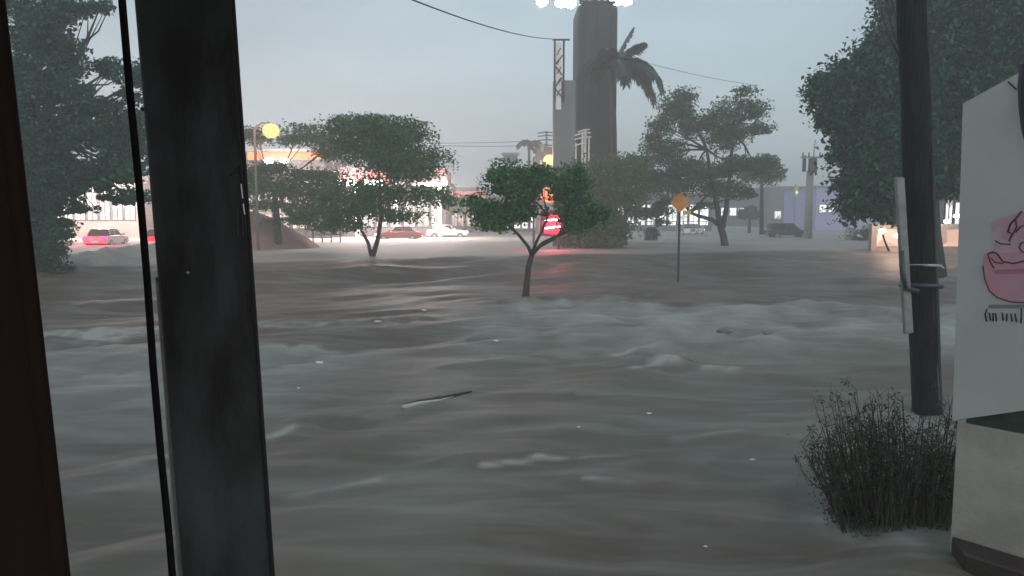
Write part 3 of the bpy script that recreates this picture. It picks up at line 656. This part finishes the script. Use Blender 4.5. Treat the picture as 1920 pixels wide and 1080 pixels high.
def lamp_light(par, px, py, Y, col, e, r_=.4):
    l_ = bpy.data.lights.new('lamp_light', 'POINT'); l_.energy = e; l_.color = col; l_.shadow_soft_size = r_
    o = bpy.data.objects.new('lamp_light', l_); COL.objects.link(o); o.parent = par; o.location = at(px, py, Y) - par.location
for px in (652, 735, 822): lamp_light(cn, px, 352, 74.5, (1, .80, .74), 2000, 1.2)
ls = [o for o in bpy.data.objects if o.name.startswith('building') and o.parent is None and 'orange glowing' in o.get('label', '')][0]
for px, py in ((503, 302), (533, 302), (580, 330)):
    lamp_light(ls, px, py + 6, 72, (1, .74, .62), 500, 1.2)
    m = MB(); m.ball(at(px, py, 75.2), (.5 if px < 570 else .3), .5, .6); m.build('lamp', M['glamp'], ls, smooth=True)
lb_ = [o for o in bpy.data.objects if o.name.startswith('building') and o.parent is None and 'cream shop' in o.get('label', '')][0]
for px in (80, 190, 300): lamp_light(lb_, px, 355, 74, (1, .80, .76), 2000, 1.2)
lamp_light(gw, 1690, 436, 47.5, (1, .6, .45), 180, .8)
# short white lit fence behind trees
Y = 64
fn = thing('guard_rail', 'thin dark guard rail in front of the lit road behind the forked tree', 'railing', at(620, 470, Y))
for px in (586, 603, 620, 637): x = Xp(px, Y); MB().tube([(x, Y, 0), (x, Y, Zp(430, Y))], .06, 6).build('post', M['dark'], fn)
for py in (432, 440): MB().tube([(Xp(584, Y), Y - .08, Zp(py, Y)), (Xp(640, Y), Y - .08, Zp(py, Y))], .05, 6).build('rail', M['dark'], fn)
Y = 80
fn = thing('guard_rail', 'pale thin pipe railing standing between the twin trunks and the orange sign', 'railing', at(1250, 445, Y))
for i in range(9): x = Xp(1212 + i * 14, Y); MB().tube([(x, Y, 0), (x, Y, Zp(414, Y))], .05, 6).build('post', M['steel'], fn)
for py in (415, 424): MB().tube([(Xp(1210, Y), Y - .08, Zp(py, Y)), (Xp(1326, Y), Y - .08, Zp(py, Y))], .045, 6).build('rail', M['steel'], fn)
# earth bank at left
bk = MB(); Yb = 54
prof = [(440, 396), (478, 396), (510, 408), (545, 428), (580, 448), (610, 470)]
n0 = len(prof)
for px, py in prof:
    p = at(px, py, Yb); q = gnd(px, 476); bk.v += [(p.x, Yb - 5, -.5), (p.x, Yb - 2, p.z * .55 + random.uniform(-.1, .1)), (p.x, Yb, p.z), (p.x, Yb + 5, -.5)]
for i in range(n0 - 1):
    for k in range(3): a = i * 4 + k; bk.f.append((a, a + 4, a + 5, a + 1))
tag(bk.build('earth_bank', M['bank'], smooth=True), kind='structure')

# ================================================================ VEHICLES
def car(label, x, y, rz, body, tails=False, heads=False, z=-.35, van=False, group='cars caught in the flood'):
    t = thing('parked_car', label, 'car', (0, 0, 0), group); L = 4.5; hw = .88
    low = [(-2.2, .35), (-2.25, .62), (-2.18, .92), (-1.6, .98), (.95, .98), (1.9, .86), (2.22, .62), (2.2, .35)]
    m = MB(); m.prism([(a, -hw, b) for a, b in low], (0, 2 * hw, 0)); m.build('body', body, t, bevel=.07, bseg=3)
    rh = 1.62 if van else 1.46; cb = [(-2.05 if van else -1.75, .96), (-1.95 if van else -1.25, rh - .05), (-1.2, rh), (.05, rh), (.35, rh - .04), (1.1, .96)]
    m = MB(); n = len(cb)
    for s in (-1, 1): m.v += [(a, s * (hw - .06 if b < 1 else hw - .22), b) for a, b in cb]
    m.f = [tuple(range(n)), tuple(reversed(range(n, 2 * n)))] + [(i, i + n, (i + 1) % n + n, (i + 1) % n) for i in range(n)]
    m.build('cabin', M['glass'], t, bevel=.04)
    m = MB(); m.box(-1.85 if van else -1.2, .3, -(hw - .2), hw - .2, rh - .03, rh + .035); m.build('roof', body, t, bevel=.03)
    for a in (-1.9 if van else -1.5, -.45, .72):
        for s in (-1, 1): MB().tube([(a, s * (hw - .055), .97), (a * .86 if a < 0 else .35, s * (hw - .2), rh)], .035, 5).build('pillar', body, t)
    for a in (-1.4, 1.4):
        for s in (-1, 1):
            w = MB().tube([(a, s * (hw - .2), .33), (a, s * (hw + .01), .33)], .33, 18).build('wheel', M['rubber'], t)
            MB().tube([(a, s * (hw + .0), .33), (a, s * (hw + .025), .33)], .2, 12).build('rim', M['steel'], w)
    for s in (-1, 1):
        m = MB(); m.box(-2.31, -2.18, s * .68 - .22, s * .68 + .22, .60, .92); m.build('tail_light', M['gtail'] if tails else M['roofred'], t, bevel=.03)
        m = MB(); m.box(2.05, 2.24, s * .66 - .16, s * .66 + .16, .60, .78); m.build('headlight', M['ghead'] if heads else M['steel'], t, bevel=.03)
        m = MB(); m.box(.75, .92, s * (hw + .1) - .09, s * (hw + .1) + .09, .98, 1.12); m.build('mirror', body, t, bevel=.02)
    if tails:
        for s in (-1, 1):
            l_ = bpy.data.lights.new('tail_glow', 'POINT'); l_.energy = 90; l_.color = (1, .02, .04); l_.shadow_soft_size = .3
            lo_ = bpy.data.objects.new('tail_glow', l_); COL.objects.link(lo_); lo_.parent = t; lo_.location = (-2.75, s * .68, .85)
    m = MB(); m.box(-2.29, -2.24, -.26, .26, .45, .58); m.build('number_plate', M['whitep'], t)
    t.location = (x, y, z); t.rotation_euler = (0, 0, rz); return t
Y = 80; car('dark estate car facing right in the flood beside the thick concrete pole', Xp(1478, Y), Y, 0, M['carp'], heads=True, z=.6, van=True)
Y = 58; car('silver car seen from behind with red tail lights under the huge left tree', Xp(172, Y), Y + 2, R(97), M['cars'], tails=True, z=.5)
Y = 57; car('car with red tail lights half hidden by the black rod and dark post', Xp(284, Y), Y + 2, R(92), M['carr'], tails=True, z=.5)
Y = 82; car('white saloon car outside the lit shops left of the crooked tree', Xp(838, Y), Y, R(5), M['carw'], heads=True, z=.55)
Y = 74; car('pale red car beside the forked tree trunk under the canopy', Xp(748, Y), Y, R(180), M['carr'], heads=True, z=.5)
Y = 92; car('small white car far off beyond the twin trunks', Xp(1300, Y), Y, R(60), M['carw'], heads=True, z=.55)

# heap: motorbike-like dark shrubby pile under the right tree
Y = 46
sh = thing('shrub', 'dark low shrub with white wet highlights under the massive right tree', 'shrub', gnd(1612, 466))
Yh = sh.location.y
leaves('foliage', [B(1605, 448, 24, 20, Yh), B(1625, 440, 20, 20, Yh), B(1618, 462, 30, 10, Yh)], 2500, .2, M['leafD'], sh, 81)
m = MB(); [m.tube([at(1612, 475, Yh), at(1612 + dx, 455, Yh), at(1612 + dx * 2, 432, Yh)], [.06, .04, .02], 5) for dx in (-9, -3, 4, 10)]; m.build('stem', M['bark'], sh)
for i, (a, b, c) in enumerate([(1584, 455, 8), (1607, 441, 5), (1596, 461, 5)]):
    o = MB().tube([at(a, b, Yh - 1.2), at(a + c, b + 1, Yh - 1.25), at(a + 2 * c, b + 4, Yh - 1.2)], [.09, .12, .06], 6).build('white_highlight', M['whitep'], smooth=True)  # white tubes put in for the wet highlights on the shrub
    tag(o, ('white highlight low on the left of the dark shrub', 'white highlight high on the dark shrub', 'small white highlight at the waterline of the dark shrub')[i], 'highlight', 'added highlights on the far shrub')
sh = thing('shrub', 'dark green bush in the flood left of the silver car with red tail lights', 'shrub', at(88, 545, 31)); Yh = 31
leaves('foliage', [B(92, 455, 38, 30, Yh), B(60, 440, 34, 40, Yh), B(120, 440, 24, 16, Yh), B(80, 478, 34, 16, Yh), B(95, 505, 34, 26, Yh)], 12000, .13, M['leafC'], sh, 85)
MB().tube([at(88, 540, Yh), at(88, 455, Yh)], .08, 6).build('stem', M['bark'], sh)
sh = thing('shrub', 'small square clipped shrub in the flood left of the orange sign pole', 'shrub', gnd(1222, 466)); Yh = sh.location.y
leaves('foliage', [B(1222, 440, 13, 14, Yh), B(1222, 456, 15, 12, Yh)], 2200, .2, M['leafC'], sh, 83)
MB().tube([at(1222, 475, Yh), at(1222, 440, Yh)], .08, 6).build('stem', M['bark'], sh)
st = tag(MB().tube([at(1655, 440, 44), at(1660, 455, 44), at(1667, 471, 44)], [.05, .05, .07], 6).build('stake', M['bark']), 'thin leaning dark stake before the lit garden wall', 'stake')

# ================================================================ FOREGROUND LEFT
def edge(p0, p1, Y):
    a, b = at(*p0, Y), at(*p1, Y)
    def f(z): t = (z - a.z) / (b.z - a.z); q = a + (b - a) * t; return Vector((q.x, q.y, z))
    return f
def upright(name, L0, L1, R0, R1, Y, depth, m, parent=None, z0=0, z1=7, bevel=.006):
    l = edge(L0, L1, Y); r = edge(R0, R1, Y)
    b = MB(); b.prism([l(z0), r(z0), r(z1), l(z1)], (-.45 * depth, depth, 0)); return b.build(name, m, parent, bevel=bevel)
jb = thing('door_jamb', 'brown door jamb down the left edge, with an added unseen shade roof', 'door_jamb', (-1, 1.2, 0))
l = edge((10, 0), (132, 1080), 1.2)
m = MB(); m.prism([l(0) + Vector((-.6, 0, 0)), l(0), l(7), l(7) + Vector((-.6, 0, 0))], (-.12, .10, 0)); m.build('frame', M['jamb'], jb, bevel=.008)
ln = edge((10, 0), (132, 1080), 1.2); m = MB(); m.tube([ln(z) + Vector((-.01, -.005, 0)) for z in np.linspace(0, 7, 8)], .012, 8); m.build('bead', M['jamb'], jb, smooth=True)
m = MB(); m.box(-5, 4.5, -2.2, 2.3, 4.35, 4.6); m.build('shade_roof', M['jamb'], jb)  # unseen roof added to shade the near posts
rd = thing('gate_rod', 'thin black vertical rod between the jamb and the wide post', 'rod', (-.7, 1.5, 0))
ln = edge((230, 0), (322, 1080), 1.5); m = MB(); m.tube([ln(z) + Vector((.002 * math.sin(z * 9), 0, 0)) for z in np.linspace(0, 7, 40)], .0072, 10); m.build('bar', M['black'], rd, smooth=True)
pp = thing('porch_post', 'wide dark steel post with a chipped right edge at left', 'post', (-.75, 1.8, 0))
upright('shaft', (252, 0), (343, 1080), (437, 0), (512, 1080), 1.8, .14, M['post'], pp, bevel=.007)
upright('edge_flange', (434, 0), (508, 1080), (441, 0), (516, 1080), 1.792, .02, M['post_edge'], pp, bevel=.002)
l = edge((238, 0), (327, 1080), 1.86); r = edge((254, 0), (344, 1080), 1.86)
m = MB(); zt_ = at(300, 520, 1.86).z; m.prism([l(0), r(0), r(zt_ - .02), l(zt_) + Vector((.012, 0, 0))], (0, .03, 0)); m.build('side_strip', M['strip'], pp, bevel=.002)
for pts in ([(440, 318), (448, 310), (447, 322), (455, 330)], [(430, 330), (441, 322)], [(452, 300), (455, 345), (458, 380), (462, 440)], [(445, 395), (446, 442)], [(452, 350), (456, 372), (455, 440)]):
    MB().tube([at(a, b, 1.797) for a, b in pts], .0016, 5).build('crack', M['ink'], pp)
for pts in ([(452, 345), (455, 372)], [(456, 382), (459, 402)]):
    MB().tube([at(a, b, 1.79) for a, b in pts], .0016, 5).build('bare_metal', M['whitep'], pp)
MB().ball(at(352, 511, 1.797), .0045, 1, 1).build('rivet', M['steel'], pp, smooth=True)
m = MB(); m.ball(at(268, 205, 1.797), .005, .6, 1); m.build('rivet', M['post_edge'], pp)

# ================================================================ FOREGROUND RIGHT
A0 = gnd(1782, 1003, .2); A1 = gnd(1920, 1045, .2); D = (A1 - A0).normalized(); NW = Vector((D.y, -D.x, 0)); NW = NW if NW.dot(Vector((0, 0, 0)) - A0) > 0 else -NW
def onwall(px, py, off=0.0):
    d = ray(px, py); o = Vector((0, 0, CAMH)); p0 = A0 + NW * off
    return o + d * ((p0 - o).dot(NW) / d.dot(NW))
lw = thing('low_wall', 'low beige rendered wall below the white advertising panel', 'wall', A0)
far_ = A0 + D * 3.5
m = MB(); zt_ = 1.22; m.prism([Vector((A0.x, A0.y, -.6)), Vector((far_.x, far_.y, -.6)), Vector((far_.x, far_.y, zt_)), Vector((A0.x, A0.y, zt_))], -NW * .22); m.build('masonry', M['wall'], lw, bevel=.012)
m = MB(); m.prism([Vector((A0.x, A0.y, zt_ + .003)) - NW * .03 + D * .06, Vector((far_.x, far_.y, zt_ + .003)) - NW * .03, Vector((far_.x, far_.y, zt_ + .42)) - NW * .03, Vector((A0.x, A0.y, zt_ + .42)) - NW * .03 + D * .06], -NW * .1); m.build('tarp', M['green'], lw)
sp_ = MB(); q0 = A0 + NW * .30; q1 = far_ + NW * .30
sp_.prism([A0 + NW * .002 + D * .01, far_ + NW * .002, q1, q0 + D * .22], (0, 0, -1.0)); tag(sp_.build('pavement', M['maroon'], bevel=.02), kind='structure')
pn = thing('advertising_panel', 'large white panel printed with a pink cup drawing at the right edge', 'sign', A0)
P = [onwall(1787, 788, .03), onwall(1922, 769, .03), onwall(2080, 745, .03), onwall(2080, 48, .03), onwall(1912, 137, .03), onwall(1807, 195, .03)]
m = MB(); m.prism(P, NW * .02); m.build('board', M['panel'], pn, bevel=.003)
for s in (1.6,):
    q = A0 + D * s; m = MB(); m.tube([q - NW * .012 + Vector((0, 0, .9)), q - NW * .012 + Vector((0, 0, 3.6))], .035, 8); m.build('support', M['dark'], pn)
def stroke(pts, r_, m_, name='print_line', off=.052):
    MB().tube([onwall(a, b, off) for a, b in pts], r_, 6).build(name, m_, pn, smooth=True)
def patch(pts, m_, name, off=.0515, th=.0015):
    MB().prism([onwall(a, b, off) for a, b in pts], NW * th).build(name, m_, pn)
patch([(1856, 418), (1880, 408), (1918, 396), (1990, 396), (1990, 480), (1866, 480), (1864, 450)], mat('pinkpale', (.42, .30, .34), .5, col2=(.38, .22, .28), scale=6), 'cup_top')
cup = [(1846, 476), (1852, 470), (1990, 470), (1990, 566), (1915, 566)] + [(1845 + 70 * (1 - math.sin(a)), 566 - 62 * (1 - math.cos(a)) * 1.0) for a in np.linspace(.15, 1.5, 8)][::-1]
cup = [(1845, 476), (1990, 470), (1990, 568), (1925, 568), (1895, 566), (1870, 558), (1855, 545), (1846, 522), (1843, 498)]
patch(cup, M['pink'], 'cup_body', off=.0535)
patch([(1858, 500), (1862, 506), (1990, 500), (1990, 512), (1866, 514)], M['pink2'], 'cup_band', off=.0555)
patch([(1855, 571), (1990, 571), (1990, 578), (1852, 578)], M['grey'], 'grey_bar', off=.0515)  # printed grey strip under the cup
for pts, r_ in (([(1866, 451), (1876, 457), (1895, 458)], .0055), ([(1890, 434), (1894, 420), (1904, 410), (1916, 396)], .007), ([(1888, 434), (1898, 438), (1892, 452)], .006), ([(1904, 408), (1906, 426), (1896, 444)], .005), ([(1904, 436), (1914, 424), (1924, 422)], .005),
                ([(1852, 476), (1862, 472), (1870, 476), (1880, 490), (1900, 494), (1925, 488), (1950, 486)], .0065), ([(1852, 476), (1857, 492), (1864, 503)], .0055), ([(1858, 484), (1866, 492), (1882, 494)], .005),
                ([(1925, 452), (1914, 456), (1911, 464), (1916, 472), (1926, 474)], .0055), ([(1843, 498), (1846, 522), (1855, 545), (1870, 558), (1895, 566), (1940, 568)], .005)):
    stroke(pts, r_, M['plum'], off=.0565)
for pts in ([(1850, 580), (1847, 590), (1850, 603)], [(1855, 586), (1857, 601)], [(1862, 603), (1862, 587), (1867, 588), (1868, 602)], [(1879, 586), (1881, 601)], [(1887, 602), (1888, 588)], [(1895, 588), (1898, 603)], [(1903, 588), (1906, 604)], [(1915, 578), (1915, 592), (1914, 606)]):
    stroke(pts, .0058, M['ink'], 'lettering', .0525)
hb = thing('awning', 'dark rolled awning hanging over the top right corner of the white panel', 'awning', onwall(1930, 200, .3))
m = MB(); c = [(1921, 120, 12), (1920, 160, 14), (1922, 200, 14), (1924, 240, 12), (1928, 285, 7)]
m.tube([onwall(a + 8, b, .2) for a, b, _ in c], [r_ * .0052 for _, _, r_ in c], 10); m.build('cloth_roll', M['cloth'], hb, smooth=True)
stroke([(1890, 153), (1906, 168)], .006, M['ink'], 'torn_edge', .053)
# wooden pole
Y = 11
pl = thing('utility_pole', 'old black wooden utility pole with strapped pipes near the white panel', 'utility pole', at(1738, 790, Y))
a = at(1709, 0, Y); b = at(1738, 770, Y); d = (b - a) / (a.z - b.z)
def pc(z): return Vector((a.x + (a.z - z) * d.x, Y, z))
m = MB(); zs = np.linspace(-.4, 8.5, 14); m.tube([pc(z) + Vector((.008 * math.sin(z * 3), 0, 0)) for z in zs], [.205 - .002 * z for z in zs], 18); m.build('pole', M['wood'], pl, smooth=True)
m = MB(); z0, z1 = Zp(625, Y), Zp(332, Y); pA = at(1688, 332, Y - .2); pB = at(1706, 625, Y - .2)
m.prism([at(1680, 332, 10.75), at(1697, 332, 10.75), at(1714, 625, 10.75), at(1697, 628, 10.75)], (0, .07, 0)); m.build('pipe_cover', M['pvc'], pl, bevel=.02)
MB().tube([at(1748, 300, 10.85), at(1757, 560, 10.85), at(1762, 735, 10.85), at(1764, 800, 10.85)], .03, 8).build('conduit', M['dark'], pl, smooth=True)
MB().tube([at(1742, 420, 10.83), at(1752, 640, 10.83), at(1760, 750, 10.83)], .022, 8).build('conduit', M['pvc'], pl, smooth=True)
for py, k in ((498, .012), (536, .032)):
    c = pc(Zp(py, Y)); m = MB(); m.tube([c + Vector((math.cos(q) * .25 - (.04 if math.cos(q) < 0 else 0), math.sin(q) * .27, .03 * math.cos(q + py))) for q in np.linspace(0, 2 * math.pi, 20)], k, 6); m.build('strap', M['steel'] if py < 500 else M['strap'], pl, smooth=True)
MB().tube([at(1690, 470, 10.7), at(1692, 510, 10.68), at(1700, 540, 10.7), at(1722, 546, 10.7)], .035, 7).build('loose_tie', M['strap'], pl, smooth=True)
MB().tube([at(1732, 498, 10.75), at(1765, 499, 10.7), at(1770, 503, 10.7)], .012, 6).build('bolt', M['steel'], pl)
for i, px in enumerate((1640, 1652, 1664)):
    MB().tube([at(px, -20, 12 - i * .2), at(px + 12, 15, 11.6), at(px + 22, 60, 11.3), at(1700, 130, 11.2)], .012, 5).build('drop_wire', M['wire'], pl)
# near shrub beside pole base
sb_ = thing('shrub', 'dark twiggy shrub at the foot of the wooden pole beside the low wall', 'shrub', gnd(1660, 985))
Ys = 7.3
rnd = random.Random(5); m = MB(); tips = []
for i in range(210):
    bx = rnd.uniform(1570, 1785); base = gnd(bx, 985 + rnd.uniform(-25, 15)); ang = (bx - 1665) / 110
    tip = at(bx + rnd.uniform(-35, 25) + ang * rnd.uniform(20, 85), rnd.uniform(725, 900) + abs(ang) ** 2 * 30, Ys + rnd.uniform(-.6, .6))
    mid = base.lerp(tip, .5) + Vector((rnd.uniform(-.05, .05), rnd.uniform(-.05, .05), .05))
    m.tube([base, mid, tip], [.009, .006, .002], 4); tips += [mid, tip, mid.lerp(tip, .5)]
    for _ in range(3):
        s = mid.lerp(tip, rnd.random()); e_ = s + Vector((rnd.uniform(-.14, .14), rnd.uniform(-.12, .12), rnd.uniform(.02, .2))); m.tube([s, e_], [.004, .0015], 3); tips.append(e_)
m.build('stem', M['twig'], sb_)
leaves('foliage', [B(1590, 945, 50, 45, Ys, .35), B(1760, 930, 40, 70, Ys, .3), B(1640, 985, 100, 24, Ys, .4), B(1600, 975, 50, 24, Ys - .2, .4), B(1700, 990, 70, 22, Ys - .2, .4), B(1600, 880, 80, 62, Ys, .45), B(1680, 860, 70, 70, Ys, .5), B(1740, 880, 45, 85, Ys, .4), B(1660, 940, 95, 42, Ys, .5), B(1560, 870, 46, 40, Ys, .3), B(1730, 950, 60, 40, Ys, .4), B(1640, 820, 60, 34, Ys, .4)] + [(p, .05, .05, .06) for p in tips[::3]], 20000, .036, M['twig'], sb_, 91, sub=60, spread=.42, flat=.35)

# ================================================================ FLOATING DEBRIS
br = thing('floating_branch', 'long pale edged branch floating on the near water', 'branch', gnd(820, 757)); 
def wz(p): return Vector((p.x, p.y, wheight(p.x, p.y)))
bp_ = [wz(gnd(a_, b_)) + Vector((0, 0, .015)) for a_, b_ in ((756, 772), (785, 764), (820, 757), (850, 748), (884, 739))]
MB().tube(bp_, [.03, .045, .045, .035, .015], 8).build('wood', M['bark'], br, smooth=True)
MB().tube([p + Vector((0, -.055, .0)) for p in bp_[:4]], [.035, .03, .022, .01], 6).build('pale_edge', mat('paledeb', (.42, .39, .36), .5), br, smooth=True)
for a_, b_ in ((800, 752), (835, 744)): p = wz(gnd(a_ + 5, b_ + 8)); MB().tube([p, p + Vector((.12, .1, .06))], [.012, .005], 5).build('twig', M['bark'], br)
DEB = [(600, 690, .07, 'white scrap floating left of the branch'), (1358, 632, .16, 'pale rounded bundle floating beyond the breaking wave'), (1438, 639, .10, 'dull scrap floating right of the pale bundle'), (1410, 871, .035, 'thin white scrap floating near the shrub'),
       (1323, 1018, .018, 'tiny pale speck floating at the bottom of the picture'), (1217, 778, .035, 'small white scrap floating right of the branch'), (795, 586, .08, 'pale scrap floating far off left of the crooked tree'), (708, 611, .09, 'white scrap drifting below the forked tree')]
DEB += [(560, 742, .03, 'tiny pale scrap floating between the dark post and the branch'), (930, 648, .05, 'small pale scrap floating below the crooked tree trunk'), (1085, 815, .022, 'tiny scrap floating right of centre near the lower froth streak')]
for a_, b_, r_, lb in DEB:
    p = wz(gnd(a_, b_)); o = MB().ball(p + Vector((0, 0, r_ * .2)), r_, .5, .3, jit=1.0).build('litter', M['cream'] if r_ > .09 else M['whitep'], smooth=True); tag(o, lb, 'litter', 'litter floating on the water')

# ================================================================ HAZE
hz = MB(); hz.box(-520, 520, -40, 720, -3.3, 40); hz = hz.build('haze', M['dark']); hz['kind'] = 'stuff'; hz['label'] = 'thin grey evening mist over the flooded road'; hz['category'] = 'haze'
hm = bpy.data.materials.new('haze'); hm.use_nodes = True; n = hm.node_tree; n.nodes.clear()
o = n.nodes.new('ShaderNodeOutputMaterial'); v = n.nodes.new('ShaderNodeVolumePrincipled')
v.inputs['Color'].default_value = (.99, .98, .975, 1); v.inputs['Density'].default_value = .0042; v.inputs['Anisotropy'].default_value = .3
n.links.new(v.outputs[0], o.inputs['Volume']); hz.data.materials.clear(); hz.data.materials.append(hm)
